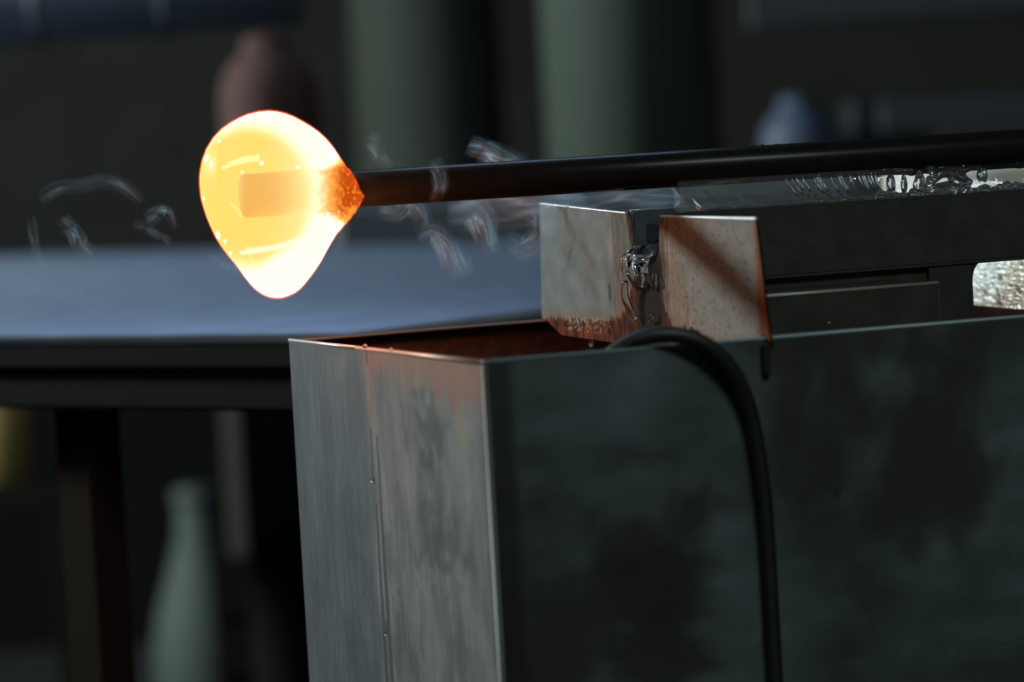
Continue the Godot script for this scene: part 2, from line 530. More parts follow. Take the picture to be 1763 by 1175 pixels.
func background() -> void:
	# gas cylinders standing on the floor behind the table
	cylinder_tank("gas_cylinder", spot(458, 58, 4.87), 0.070, plain(Color(0.27, 0.15, 0.125), 0.85), "dark red gas cylinder with rounded shoulder standing behind the molten glass", 0.0)
	cylinder_tank("gas_cylinder", spot(1372, 163, 5.35), 0.060, plain(Color(0.25, 0.29, 0.37), 0.6), "blue grey gas cylinder with domed top behind the right part of the pipe", 0.0)
	# painted steel column
	var cp := spot(1090, 200, 5.6)
	var col := thing("steel_column", "pale grey green round steel column rising behind the pipe", "column", Vector3(cp.x, 0, cp.z))
	var st := start()
	lathe(st, [Vector2(0, 0.02), Vector2(0.14, 0.02), Vector2(0.14, 3.5)], 40)
	build("shaft", st, plain(Color(0.28, 0.315, 0.275), 0.7), col)
	box("base_plate", Vector3(-0.2, 0, -0.2), Vector3(0.2, 0.02, 0.2), M.dark_steel, col)
	# tall round tank left of the column
	var tp := spot(740, 200, 6.3)
	var tall := thing("storage_tank", "tall dark green round tank behind the pipe and left of the column", "tank", Vector3(tp.x, 0, tp.z))
	var ts := start()
	lathe(ts, [Vector2(0, 0.25), Vector2(0.13, 0.25), Vector2(0.135, 0.27), Vector2(0.135, 2.5), Vector2(0.10, 2.62), Vector2(0, 2.66)], 40)
	build("shell", ts, plain(Color(0.19, 0.205, 0.165), 0.8), tall)
	for k in 3:
		var q := Vector3(0.1, 0, 0).rotated(Vector3.UP, TAU * k / 3.0 + 0.5)
		box("leg", q - Vector3(0.015, 0, 0.015), q + Vector3(0.015, 0.26, 0.015), M.table_dark, tall)
	# low grey cupboard close behind the table
	var lp := spot(1020, 306, 4.75)
	locker(lp, 0.36, lp.y, 0.35, plain(Color(0.36, 0.38, 0.39), 0.6), "low grey metal cupboard standing just behind the steel table")
	# round duct under the ceiling, upper left
	var duct := thing("ventilation_duct", "dark blue grey round ventilation duct crossing at upper left", "duct")
	var ds := start()
	var a := spot(-700, 60, 5.0)
	var b := spot(520, -18, 5.0)
	tube(ds, [a, a.lerp(b, 0.5), b], [0.052], 28)
	build("duct_tube", ds, plain(Color(0.25, 0.28, 0.32), 0.5), duct)
	for f in [0.62, 0.80]:
		var cs := start()
		tube(cs, [a.lerp(b, f), a.lerp(b, f + 0.015)], [0.056], 28)
		build("duct_collar", cs, plain(Color(0.20, 0.22, 0.25), 0.5), duct)
	# beam at the upper right
	var beam := thing("steel_beam", "dark grey steel beam crossing at the upper right", "beam", spot(1560, 8, 5.3))
	box("web", Vector3(-0.24, -0.012, -0.03), Vector3(1.2, 0.11, 0.03), plain(Color(0.20, 0.205, 0.21), 0.7), beam)
	box("flange", Vector3(-0.24, -0.022, -0.06), Vector3(1.2, -0.012, 0.06), plain(Color(0.20, 0.205, 0.21), 0.7), beam)
	# bench behind the pipe at the right
	var bp := spot(1480, 175, 5.8)
	var bench := thing("work_bench", "dark blue grey work bench far behind the right end of pipe", "bench", Vector3(bp.x, 0, bp.z))
	box("bench_top", Vector3(0, bp.y - 0.05, -0.3), Vector3(1.4, bp.y, 0.3), plain(Color(0.20, 0.21, 0.24), 0.6), bench)
	for x in [0.04, 1.36]:
		for z in [-0.26, 0.26]:
			box("leg", Vector3(x - 0.03, 0, z - 0.03), Vector3(x + 0.03, bp.y - 0.05, z + 0.03), M.table_dark, bench)
	box("drawer", Vector3(0.1, bp.y - 0.2, 0.2), Vector3(0.6, bp.y - 0.05, 0.31), plain(Color(0.17, 0.18, 0.20), 0.6), bench)
	# cream drum added behind the cooler to give the bright gap under the pipe
	var dp := spot(1742, 284, 3.02)
	var drum := thing("added_drum", "added cream white drum making the bright gap between the pipe and the water channel", "drum", Vector3(dp.x, 0, dp.z))
	var dr := start()
	lathe(dr, [Vector2(0, 0), Vector2(0.10, 0), Vector2(0.108, 0.02), Vector2(0.108, dp.y - 0.03), Vector2(0.10, dp.y - 0.01), Vector2(0.0, dp.y - 0.01)], 40)
	build("body", dr, M.cream, drum)
	var lid := start()
	lathe(lid, [Vector2(0.112, dp.y - 0.028), Vector2(0.112, dp.y - 0.004), Vector2(0.106, dp.y), Vector2(0, dp.y)], 40)
	build("lid", lid, M.cream, drum)
	# far beyond the table, seen under it
	var yb := spot(8, 832, 6.25)
	var stool := thing("stool", "dark wooden stool seen under the left part of the table", "stool", Vector3(yb.x, 0, yb.z))
	box("seat", Vector3(-0.13, yb.y - 0.03, -0.13), Vector3(0.13, yb.y, 0.13), M.table_dark, stool)
	for x in [-0.11, 0.11]:
		for z in [-0.11, 0.11]:
			box("leg", Vector3(x - 0.015, 0, z - 0.015), Vector3(x + 0.015, yb.y - 0.03, z + 0.015), M.table_dark, stool)
	var can := thing("canister", "dull yellow canister standing on the stool at the far left", "canister", Vector3(yb.x - 0.01, yb.y, yb.z))
	var bu := start()
	lathe(bu, [Vector2(0, 0), Vector2(0.05, 0), Vector2(0.056, 0.006), Vector2(0.056, 0.17), Vector2(0.04, 0.19), Vector2(0.02, 0.195), Vector2(0, 0.195)], 32)
	build("body", bu, plain(Color(0.56, 0.47, 0.25), 0.6), can)
	var cc := start()
	lathe(cc, [Vector2(0.022, 0.194), Vector2(0.022, 0.215), Vector2(0, 0.215)], 20)
	build("cap", cc, M.table_dark, can)
	var bo := spot(316, 842, 6.2)
	var bottle := thing("glass_bottle", "pale grey green bottle with narrow neck on the floor beneath the table", "bottle", Vector3(bo.x + 0.02, 0, bo.z))
	var bs := start()
	var y := bo.y
	lathe(bs, [Vector2(0, 0), Vector2(0.085, 0), Vector2(0.092, 0.015), Vector2(0.092, y * 0.32), Vector2(0.080, y * 0.48), Vector2(0.055, y * 0.66), Vector2(0.038, y * 0.80), Vector2(0.034, y * 0.96), Vector2(0.030, y), Vector2(0, y)], 36)
	build("body", bs, plain(Color(0.29, 0.325, 0.295), 0.7), bottle)
	var ns := start()
	lathe(ns, [Vector2(0.038, y * 0.93), Vector2(0.040, y * 0.95), Vector2(0.040, y * 0.985), Vector2(0.036, y)], 24)
	build("neck_ring", ns, plain(Color(0.28, 0.31, 0.285), 0.7), bottle)
	var pl := spot(478, 948, 6.0)
	var crate := thing("crate", "dark low crate under the grey brown box behind the near end of the tank", "crate", Vector3(pl.x, 0, pl.z))
	for k in 3:
		box("slat", Vector3(-0.11, pl.y * (0.04 + k * 0.33), 0.08), Vector3(0.11, pl.y * (0.30 + k * 0.33), 0.095), M.table_dark, crate)
	for x in [-0.11, 0.095]:
		box("side", Vector3(x, 0, -0.095), Vector3(x + 0.015, pl.y, 0.08), M.table_dark, crate)
	box("lid", Vector3(-0.11, pl.y * 0.97, -0.095), Vector3(0.11, pl.y, 0.095), M.table_dark, crate)
	var bxx := thing("cardboard_box", "grey brown cardboard box standing on the low dark crate", "box", Vector3(pl.x, pl.y, pl.z))
	box("carton", Vector3(-0.075, 0, -0.07), Vector3(0.075, 0.26, 0.07), plain(Color(0.27, 0.255, 0.22), 0.9), bxx, 0.004)
	box("tape", Vector3(-0.02, 0.06, 0.0701), Vector3(0.02, 0.2602, 0.0706), plain(Color(0.33, 0.30, 0.25), 0.6), bxx, 0.0002)


func cylinder_tank(called: String, top: Vector3, r: float, m: Material, label: String, _turn: float) -> void:
	var o := thing(called, label, "gas cylinder", Vector3(top.x, 0, top.z))
	var st := start()
	lathe(st, [Vector2(0, 0), Vector2(r, 0), Vector2(r, top.y - r * 3.2), Vector2(0, top.y - r * 3.2)], 36)
	build("body", st, M.table_dark, o)
	var pr := [Vector2(r * 1.005, top.y - r * 3.25), Vector2(r * 1.005, top.y - r * 1.3)]
	for i in range(1, 9):
		var a := PI / 2 * i / 9.0
		pr.append(Vector2(r * cos(a), top.y - r * 1.3 + r * 1.1 * sin(a)))
	pr.append(Vector2(0, top.y - r * 0.2))
	var sh := start()
	lathe(sh, pr, 36)
	build("shoulder", sh, m, o)
	var va := start()
	lathe(va, [Vector2(r * 0.5, top.y - r * 0.4), Vector2(r * 0.5, top.y - r * 0.12), Vector2(r * 0.35, top.y - r * 0.02), Vector2(0, top.y)], 16)
	build("valve", va, m, o)


func locker(at: Vector3, half: float, high: float, deep: float, m: Material, label: String) -> void:
	var o := thing("metal_cabinet", label, "cabinet", Vector3(at.x, 0, at.z - deep * 0.5))
	box("body", Vector3(-half, 0, -deep * 0.5), Vector3(half, high, deep * 0.5), m, o, 0.006)
	var d := box("door", Vector3(-half + 0.01, 0.06, deep * 0.5), Vector3(half - 0.01, high - 0.02, deep * 0.5 + 0.015), m, o, 0.004)
	box("handle", Vector3(half - 0.04, high * 0.5, deep * 0.5 + 0.015), Vector3(half - 0.025, high * 0.5 + 0.1, deep * 0.5 + 0.03), M.table_dark, d, 0.003)


func table() -> void:
	# corner nearest the camera, then 2.2 m to the far left and 1.45 m to the far right
	var turn := atan2(0.63, -0.77)
	var o := thing("steel_table", "big blue grey steel work table with dark apron behind the tank", "table", Vector3(-0.124, 0, -2.646), -atan2(-0.626, -0.780))
	# own axes: x along the long edge (far left), z along the short one
	var top := 0.888
	var l := 2.2
	var sh := 1.45
	var flip := -1.0
	var b := o.transform.basis
	# find which way z runs so that the short side goes far right
	if (b * Vector3(0, 0, 1)).x > 0.0:
		flip = 1.0
	var lo := Vector3(0, top - 0.0085, 0 if flip > 0 else -sh)
	var hi := Vector3(l, top, sh if flip > 0 else 0)
	var st := start(true)
	bx(st, lo, hi, 0.0035)
	var tp := build("table_top", st, M.table_steel, o)
	tp.name = "table_top"
	var band := start(false)
	bx(band, Vector3(0.002, top - 0.027, lo.z + 0.002), Vector3(l - 0.002, top - 0.0085, hi.z - 0.002), 0.001)
	build("edge_band", band, M.table_dark, o)
	var zz := [lo.z + 0.01, hi.z - 0.01]
	var ap := start(false)
	bx(ap, Vector3(0.01, top - 0.0625, zz[0]), Vector3(l - 0.01, top - 0.027, zz[1]), 0.003)
	build("apron", ap, M.table_dark, o)
	for x in [0.36, l - 0.1]:
		for z in [zz[0] + 0.06, zz[1] - 0.06]:
			box("leg", Vector3(x - 0.02, 0, z - 0.02), Vector3(x + 0.02, top - 0.0625, z + 0.02), plain(Color(0.12, 0.09, 0.06), 0.8, 0.0, 0.15), o)


# ================================================================= the tank
func tank() -> void:
	var o := thing("water_tank", "open sheet metal water tank with galvanised end and dark long side", "tank", TANK_AT, TANK_TURN)
	var t := 0.0016
	var l := TANK_LONG
	var w := TANK_DEEP
	# end panel (outer face at x = 0)
	var st := start(false)
	var d := 0.36 * RIM / 0.36
	quad(st, Vector3(0, RIM, 0), Vector3(0, RIM, w), Vector3(0, RIM - 0.36, w), Vector3(0, RIM - 0.36, 0), Vector3.LEFT, Vector2(0, 0), Vector2(w / 0.36, 0), Vector2(w / 0.36, 1), Vector2(0, 1))
	quad(st, Vector3(0, RIM - 0.36, 0), Vector3(0, RIM - 0.36, w), Vector3(0, 0, w), Vector3(0, 0, 0), Vector3.LEFT, Vector2(0, 1), Vector2(w / 0.36, 1), Vector2(w / 0.36, d + 1), Vector2(0, d + 1))
	quad(st, Vector3(t, RIM, 0), Vector3(t, RIM, w), Vector3(t, 0, w), Vector3(t, 0, 0), Vector3.RIGHT)
	quad(st, Vector3(0, RIM, 0), Vector3(t, RIM, 0), Vector3(t, 0, 0), Vector3(0, 0, 0), Vector3.FORWARD)
	build("end_panel", st, M.end_panel, o)
	# long near side
	st = start(false)
	quad(st, Vector3(0.003, RIM, w), Vector3(l, RIM, w), Vector3(l, 0, w), Vector3(0.003, 0, w), Vector3.BACK, Vector2(0, 0), Vector2(1, 0), Vector2(1, 1), Vector2(0, 1))
	quad(st, Vector3(0, RIM, w - t), Vector3(l, RIM, w - t), Vector3(l, 0, w - t), Vector3(0, 0, w - t), Vector3.FORWARD)
	build("side_panel", st, M.side_panel, o)
	# rounded fold where the two panels meet
	st = start()
	tube(st, [Vector3(0.0022, 0, w - 0.0022), Vector3(0.0022, RIM - 0.001, w - 0.0022)], [0.0024], 12)
	build("corner_fold", st, plain(Color(0.19, 0.215, 0.225), 0.5, 0.1), o)
	# far side, other end, bottom
	box("back_panel", Vector3(0, 0, 0), Vector3(l, RIM - 0.001, t), M.dark_steel, o, 0.0006)
	box("end_panel", Vector3(l - t, 0, 0), Vector3(l, RIM - 0.001, w), M.dark_steel, o, 0.0004)
	box("tank_floor", Vector3(0.002, 0.05, 0.002), Vector3(l - 0.002, 0.056, w - 0.002), M.rust, o, 0.0004)
	# rusty inside
	st = start(false)
	quad(st, Vector3(t * 2, RIM - 0.003, t + 0.0008), Vector3(l - t * 2, RIM - 0.003, t + 0.0008), Vector3(l - t * 2, 0.06, t + 0.0008), Vector3(t * 2, 0.06, t + 0.0008), Vector3.BACK)
	quad(st, Vector3(t * 2, RIM - 0.003, w - t - 0.0008), Vector3(l - t * 2, RIM - 0.003, w - t - 0.0008), Vector3(l - t * 2, 0.06, w - t - 0.0008), Vector3(t * 2, 0.06, w - t - 0.0008), Vector3.FORWARD)
	quad(st, Vector3(t * 2, RIM - 0.003, t), Vector3(t * 2, RIM - 0.003, w - t), Vector3(t * 2, 0.06, w - t), Vector3(t * 2, 0.06, t), Vector3.RIGHT)
	quad(st, Vector3(l - t * 2, RIM - 0.003, t), Vector3(l - t * 2, RIM - 0.003, w - t), Vector3(l - t * 2, 0.06, w - t), Vector3(l - t * 2, 0.06, t), Vector3.LEFT)
	build("rust_lining", st, M.rust, o)
	# folded rims
	st = start()
	tube(st, [Vector3(0.0008, RIM, 0.0), Vector3(0.0008, RIM, 0.135)], [0.0013, 0.0015], 10)
	build("rim", st, M.bare_steel, o)
	st = start()
	tube(st, [Vector3(0.0008, RIM, 0.135), Vector3(0.0008, RIM, w - 0.003)], [0.0015, 0.0019], 10)
	build("rim", st, plain(Color(0.62, 0.44, 0.36), 0.45, 0.2), o)
	st = start()
	tube(st, [Vector3(0.0, RIM, w - 0.0012), Vector3(l, RIM, w - 0.0012)], [0.0016], 10)
	build("rim", st, plain(Color(0.42, 0.47, 0.48), 0.4, 0.4), o)
	st = start(false)
	bx(st, Vector3(0, RIM - 0.001, -0.0006), Vector3(l, RIM + 0.0006, 0.0016), 0.0003)
	bx(st, Vector3(0.003, RIM - 0.001, 0.0016), Vector3(l, RIM + 0.0002, 0.013), 0.0004)
	build("rim", st, plain(Color(0.52, 0.47, 0.43), 0.45, 0.4), o)


# ================================================================= the pipe cooler that sits on the tank
# signed distance (m) outside of the U-shaped slot, seen along the channel
func slot(z: float, v: float) -> float:
	var vc := 0.062
	if v > vc:
		return absf(z - 0.1848) - lerpf(0.0195, 0.0240, clampf((v - vc) / 0.018, 0.0, 1.0))
	return Vector2(z - 0.1848, v - vc).length() - 0.0195


func cooler() -> void:
	var o := thing("pipe_cooler", "rusty sheet metal pipe cooler with slotted end plates and water channel", "pipe cooler", TANK_AT + Vector3.UP * RIM, TANK_TURN)
	end_plate(o, PLATE_X, M.plate)
	end_plate(o, FAR_X, M.crust)
	# channel: two walls and a floor
	var st := start(false)
	bx(st, Vector3(PLATE_X + 0.012, 0.030, 0.2098), Vector3(FAR_X, 0.0762, 0.2118), 0.0005)
	build("channel_wall", st, M.dark_steel, o)
	st = start(false)
	bx(st, Vector3(PLATE_X + 0.006, 0.030, 0.1586), Vector3(FAR_X, 0.0778, 0.1606), 0.0005)
	build("channel_wall", st, M.wet_steel, o)
	var we_ := start(true)
	tube(we_, [Vector3(PLATE_X + 0.004, 0.0778, 0.1596), Vector3(PLATE_X + 0.012, 0.0781, 0.1596), Vector3(0.232, 0.0780, 0.1596)], [0.0007], 8)
	build("sheared_edge", we_, M.bare_steel, o)
	box("channel_floor", Vector3(PLATE_X + 0.012, 0.028, 0.1586), Vector3(FAR_X, 0.030, 0.2118), M.dark_steel, o, 0.0005)
	# block under the channel with a worn bright edge
	var bl := box("pump_block", Vector3(PLATE_X + 0.020, -0.010, 0.10), Vector3(0.357, 0.0215, 0.276), M.dark_steel, o, 0.0016)
	bl.name = "pump_block"
	var ed := start()
	tube(ed, [Vector3(PLATE_X + 0.021, 0.0208, 0.2754), Vector3(0.356, 0.0208, 0.2754)], [0.0013], 8)
	build("worn_edge", ed, plain(Color(0.56, 0.54, 0.50), 0.4, 0.3), bl)
	box("gap_blocker", Vector3(PLATE_X + 0.004, -0.006, 0.2035), Vector3(0.3865, 0.0295, 0.2065), M.dark_steel, o, 0.0005)  # dark sheet added to shut out the bright gap under the channel
	box("notch_shade", Vector3(PLATE_X - 0.004, -0.022, 0.3592), Vector3(PLATE_X + 0.001, -0.003, 0.3628), M.rubber, o, 0.0012)  # dark tab standing in for the shade at the rim notch
	# leg that carries the channel, with a filleted gusset at its right
	st = start(false)
	bx(st, Vector3(0.386, -0.12, 0.2045), Vector3(0.4195, 0.031, 0.2105), 0.0006)
	build("leg", st, M.dark_steel, o)
	st = start(false)
	var n := 8
	var cx := 0.4195
	for i in n:
		var a0 := PI / 2 * i / n
		var a1 := PI / 2 * (i + 1) / n
		var r := 0.013
		var p0 := Vector3(cx + r - r * cos(a0), 0.031 - r + r * sin(a0), 0)
		var p1 := Vector3(cx + r - r * cos(a1), 0.031 - r + r * sin(a1), 0)
		var k := Vector3(cx, 0.031, 0)
		for z in [0.2045, 0.2105]:
			tri(st, k + Vector3(0, 0, z), p0 + Vector3(0, 0, z), p1 + Vector3(0, 0, z), Vector3(0, 0, z - 0.2075))
		quad(st, p0 + Vector3(0, 0, 0.2045), p1 + Vector3(0, 0, 0.2045), p1 + Vector3(0, 0, 0.2105), p0 + Vector3(0, 0, 0.2105), Vector3(1, -1, 0))
	build("gusset", st, M.dark_steel, o)


func end_plate(o: Node3D, x0: float, m: Material) -> void:
	var cols := 220
	var rows := 44
	var top := func(z: float) -> float: return lookup([Vector2(0.012, 0.0824), Vector2(0.161, 0.0765), Vector2(0.2095, 0.0746), Vector2(0.36, 0.0739)], z)
	# outline of the foot; it sits on the back rim and hooks over the near one
	var foot := [Vector2(0.004, 0.0012), Vector2(0.0135, 0.0008), Vector2(0.041, -0.0092), Vector2(0.15, -0.0115), Vector2(0.352, -0.012), Vector2(0.3525, 0.0024), Vector2(0.3602, 0.0024), Vector2(0.3608, -0.0060), Vector2(0.3645, -0.0078)]
	var st := start(true)
	var grid := []
	for i in cols + 1:
		var col := []
		var s := float(i) / cols
		var zb := lerpf(0.0062, 0.3648, s)
		var lo := lookup(foot, zb)
		var hi: float = top.call(zb)
		# inside the slot the plate ends at the slot's lower edge
		var zin := absf(zb - 0.1848)
		if zin < 0.0240:
			var h := 0.0
			if zin < 0.0195:
				h = 0.062 - sqrt(0.0195 * 0.0195 - zin * zin)
			else:
				h = 0.062 + (zin - 0.0195) / 0.0045 * 0.018
			hi = minf(hi, h)
		for j in rows + 1:
			var v := lerpf(lo, hi, float(j) / rows)
			# the plate narrows a little towards its top
			var z := zb + (0.0075 * (1.0 - s) * smoothstep(0.4, 0.0, s) - 0.0125 * smoothstep(0.75, 1.0, s)) * clampf(v / 0.08, -0.1, 1.0)
			var dd := slot(zb, v)
			var rr := 0.009 if zb > 0.1853 else 0.003
			var bend := 0.0
			if dd < rr:
				var q := clampf(rr - dd, 0.0, rr * 0.97)
				bend = rr - sqrt(rr * rr - q * q)
			if v < 0.045:
				bend *= smoothstep(0.035, 0.05, v)
			col.append(Vector3(x0 + bend, v, z))
		grid.append(col)
	var off := Vector3(0.0016, 0, 0)
	for i in cols:
		for j in rows:
			var a: Vector3 = grid[i][j]
			var b: Vector3 = grid[i + 1][j]
			var c: Vector3 = grid[i + 1][j + 1]
			var d: Vector3 = grid[i][j + 1]
			var uv := func(p: Vector3) -> Vector2: return Vector2(p.z / 0.38, (0.09 - p.y) / 0.11)
			quad(st, a, b, c, d, Vector3.LEFT, uv.call(a), uv.call(b), uv.call(c), uv.call(d))
	build("end_plate", st, m, o)
	# thickness: back skin and bright sheared top edge
	st = start(true)
	for i in cols:
		for j in rows:
			quad(st, grid[i][j] + off, grid[i + 1][j] + off, grid[i + 1][j + 1] + off, grid[i][j + 1] + off, Vector3.RIGHT)
	for i in cols:
		quad(st, grid[i][0], grid[i + 1][0], grid[i + 1][0] + off, grid[i][0] + off, Vector3.DOWN)
	build("plate_back", st, M.rust, o)
	st = start(true)
	var paths := [[], [], []]
	for i in cols + 1:
		var p: Vector3 = grid[i][rows] + off * 0.5
		var k := 0 if p.z < 0.1608 else (2 if p.z > 0.2098 else 1)
		paths[k].append(p)
	for k in [0, 2]:
		tube(st, paths[k], [0.0010], 8)
	build("sheared_edge", st, M.bare_steel, o)


# ================================================================= water in the channel
func water() -> void:
	var o := thing("cooling_water", "clear water filling the channel, rising to the pipe and spilling through the slot", "water", TANK_AT + Vector3.UP * RIM, TANK_TURN)
	# pool in the channel
	var st := start(false)
	bx(st, Vector3(PLATE_X + 0.014, 0.0305, 0.1608), Vector3(FAR_X - 0.002, 0.0690, 0.2096), 0.001)
	build("pool", st, M.water, o)
	# swell that clings to the underside of the pipe
	var na := noise(71, 55.0, 2)
	var nb := noise(72, 160.0, 2)
	var inv := o.transform.affine_inverse()
	var pa: Vector3 = inv * PIPE_A
	var pb: Vector3 = inv * PIPE_B
	var sections := []
	var count := 170
	for i in count + 1:
		var x := lerpf(0.2215, FAR_X - 0.004, float(i) / count)
		var c := pa.lerp(pb, (x - pa.x) / (pb.x - pa.x))
		var calm := smoothstep(0.32, 0.38, x)
		var ripple := na.get_noise_2d(x, 0.0) * 0.0022 * (0.25 + 2.2 * calm)
		var sec := []
		var thin := smoothstep(0.36, 0.46, x)
		var top_f := Vector2(c.z + PIPE_R * 0.72, c.y - PIPE_R * 0.66)
		var top_b := Vector2(c.z - PIPE_R * 0.60, c.y - PIPE_R * 0.75)
		var bot_f := Vector2(0.2094, 0.0770)
		var bot_b := Vector2(0.1612, 0.0785)
		for k in 13:
			var t := k / 12.0
			var sag := sin(t * PI) * (0.0045 + 0.004 * thin)
			var p := bot_f.lerp(top_f, t)
			p.x -= sag
			p.x += (ripple + nb.get_noise_2d(x * 1.0, t * 0.02) * 0.0014 * (0.25 + 1.6 * calm)) * sin(t * PI)
			sec.append(Vector3(x + na.get_noise_2d(t * 0.03, 9.0) * 0.002, p.y, p.x))
		for k in 5:
			var t := (k + 1) / 6.0
			var p := top_f.lerp(top_b, t)
			sec.append(Vector3(x, p.y - 0.003 * sin(t * PI), p.x))
		for k in 9:
			var t := k / 8.0
			var p := top_b.lerp(bot_b, t)
			p.x += sin(t * PI) * 0.005
			sec.append(Vector3(x, p.y, p.x))
		for k in 4:
			var p := bot_b.lerp(bot_f, (k + 1) / 5.0)
			sec.append(Vector3(x, p.y - 0.0072, p.x))
		sections.append(sec)
	st = start(true)
	var m: int = sections[0].size()
	for i in count:
		var mid := Vector3.ZERO
		for p in sections[i]:
			mid += p / m
		for k in m:
			var j := (k + 1) % m
			var a: Vector3 = sections[i][k]
			var b: Vector3 = sections[i][j]
			var e := b - a
			# outward: sections run from the near foot up, over and down the far side
			var n := Vector3(0, e.z, -e.y) * -1.0
			quad(st, a, b, sections[i + 1][j], sections[i + 1][k], n)
	for e in [[0, Vector3.LEFT], [count, Vector3.RIGHT]]:
		var mid := Vector3.ZERO
		for p in sections[e[0]]:
			mid += p / m
		for k in m:
			tri(st, mid, sections[e[0]][k], sections[e[0]][(k + 1) % m], e[1])
	build("swell", st, M.film, o)
	# thick lumps of water where the jet strikes the pipe
	for lump_ in [[0.407, 0.0830, 0.203, 0.017, 0.0085, 0.007, 1], [0.384, 0.0835, 0.207, 0.0045, 0.0085, 0.004, 2], [0.372, 0.0845, 0.207, 0.0016, 0.0075, 0.003, 3], [0.362, 0.0845, 0.207, 0.003, 0.0085, 0.003, 4], [0.433, 0.0875, 0.206, 0.004, 0.005, 0.004, 5]]:
		st = start(true)
		var nl := noise(100 + lump_[6], 0.8, 2)
		var grid := []
		for i in 25:
			var row := []
			for k in 36:
				var a := PI * i / 24.0
				var b := TAU * k / 36.0
				var d := Vector3(cos(a), sin(a) * cos(b), sin(a) * sin(b))
				d *= 1.0 + 0.30 * nl.get_noise_3dv(d)
				row.append(Vector3(lump_[0], lump_[1], lump_[2]) + d * Vector3(lump_[3], lump_[4], lump_[5]))
			grid.append(row)
		var mid := Vector3(lump_[0], lump_[1], lump_[2])
		for i in 24:
			for k in 36:
				var j := (k + 1) % 36
				var q: Vector3 = (grid[i][k] + grid[i + 1][j]) * 0.5 - mid
				quad(st, grid[i][k], grid[i][j], grid[i + 1][j], grid[i + 1][k], q)
		build("splash", st, M.water, o)
	# wavy beads of water along the near lip of the channel and under the pipe
	for bead in [[0.335, FAR_X - 0.004, 0.2096, 0.0772, 0.0034, 121], [0.2225, 0.345, 0.2098, 0.0766, 0.0012, 122]]:
		var bp := []
		var br := []
		for i in 140:
			var x := lerpf(bead[0], bead[1], i / 139.0)
			var n := na.get_noise_2d(x * 1.6, bead[5])
			bp.append(Vector3(x, bead[3] + n * 0.0008, bead[2]))
			br.append(bead[4] * (0.75 + 0.8 * n) * smoothstep(-0.001, 0.02, x - bead[0]) + 0.0003)
		st = start(true)
		tube(st, bp, br, 12)
		build("lip_bead", st, M.water, o)
	var mp := []
	var mr := []
	for i in 200:
		var x := lerpf(0.2225, FAR_X - 0.004, i / 199.0)
		var c := pa.lerp(pb, (x - pa.x) / (pb.x - pa.x))
		mp.append(Vector3(x, c.y - PIPE_R * 0.93, c.z + PIPE_R * 0.40))
		mr.append(0.0012 + (0.0014 + 0.0022 * maxf(0.0, na.get_noise_2d(x * 1.4, 130.0))) * smoothstep(0.33, 0.40, x))
	st = start(true)
	tube(st, mp, mr, 12)
	build("hanging_bead", st, M.water, o)
	# fine vertical strands where the film begins to ripple
	var rs := RandomNumberGenerator.new()
	rs.seed = 11
	for i in 26:
		var x := lerpf(0.285, 0.362, pow(rs.randf(), 0.7))
		var c := pa.lerp(pb, (x - pa.x) / (pb.x - pa.x))
		var t0 := 0.10 + 0.3 * rs.randf()
		var f := Vector3(x, 0.0770, 0.2092)
		var g := Vector3(x - 0.001, c.y - PIPE_R * 0.8, c.z + PIPE_R * 0.6)
		var sp := []
		for k in 7:
			var q := lerpf(t0, 0.97, k / 6.0)
			sp.append(f.lerp(g, q) + Vector3(0, 0, -0.0045 * sin(q * PI)))
		st = start(true)
		tube(st, sp, [0.0003, 0.0007, 0.0009, 0.0009, 0.0008, 0.0006, 0.0003], 8)
		build("water_strand", st, M.water, o)
	# spill over the slot and down the plate
	st = start(true)
	var spill := []
	var rows := 40
	var cols := 24
	for i in rows + 1:
		var t := float(i) / rows
		# centre line: out of the channel, over the lip, down the face
		var v := 0.0
		var x := 0.0
		if t < 0.3:
			var q := t / 0.3
			x = lerpf(PLATE_X + 0.03, PLATE_X + 0.002, q)
			v = lerpf(0.0560, 0.0510, q)
		else:
			var q := (t - 0.3) / 0.7
			x = PLATE_X + 0.002 - 0.0085 * sin(minf(q * 2.2, 1.0) * PI / 2) + 0.0105 * smoothstep(0.5, 1.0, q)
			v = 0.0510 - 0.034 * q * q - 0.004 * q
		var half := lerpf(0.0185, 0.0165, t) * (1.0 - 0.35 * smoothstep(0.8, 1.0, t))
		var row := []
		for k in cols + 1:
			var s := k / float(cols) * 2.0 - 1.0
			var thick := (0.0030 + 0.0016 * sin(s * 7.0 + 1.0) + 0.0012 * cos(s * 15.0)) * sqrt(maxf(0.0, 1.0 - s * s * s * s)) * (1.0 - 0.9 * smoothstep(0.65, 1.0, t))
			row.append([Vector3(x - thick, v + 0.012 * (0.5 + 0.5 * s) * (1.0 - t) * smoothstep(0.1, 0.5, t) + thick * (1.0 - t) * 0.6, 0.1850 + half * s), Vector3(x + 0.0012, v - 0.001, 0.1850 + half * s)])
		spill.append(row)
	for i in rows:
		for k in cols:
			quad(st, spill[i][k][0], spill[i][k + 1][0], spill[i + 1][k + 1][0], spill[i + 1][k][0], Vector3(-1, 1.0, 0))
			quad(st, spill[i][k][1], spill[i][k + 1][1], spill[i + 1][k + 1][1], spill[i + 1][k][1], Vector3(1, -1.0, 0))
		for k in [0, cols]:
			quad(st, spill[i][k][0], spill[i][k][1], spill[i + 1][k][1], spill[i + 1][k][0], Vector3(0, 0, k - 1))
	for i in [0, rows]:
		for k in cols:
			quad(st, spill[i][k][0], spill[i][k + 1][0], spill[i][k + 1][1], spill[i][k][1], Vector3(1, 1, 0) if i == 0 else Vector3.DOWN)
	build("spill", st, M.water, o)
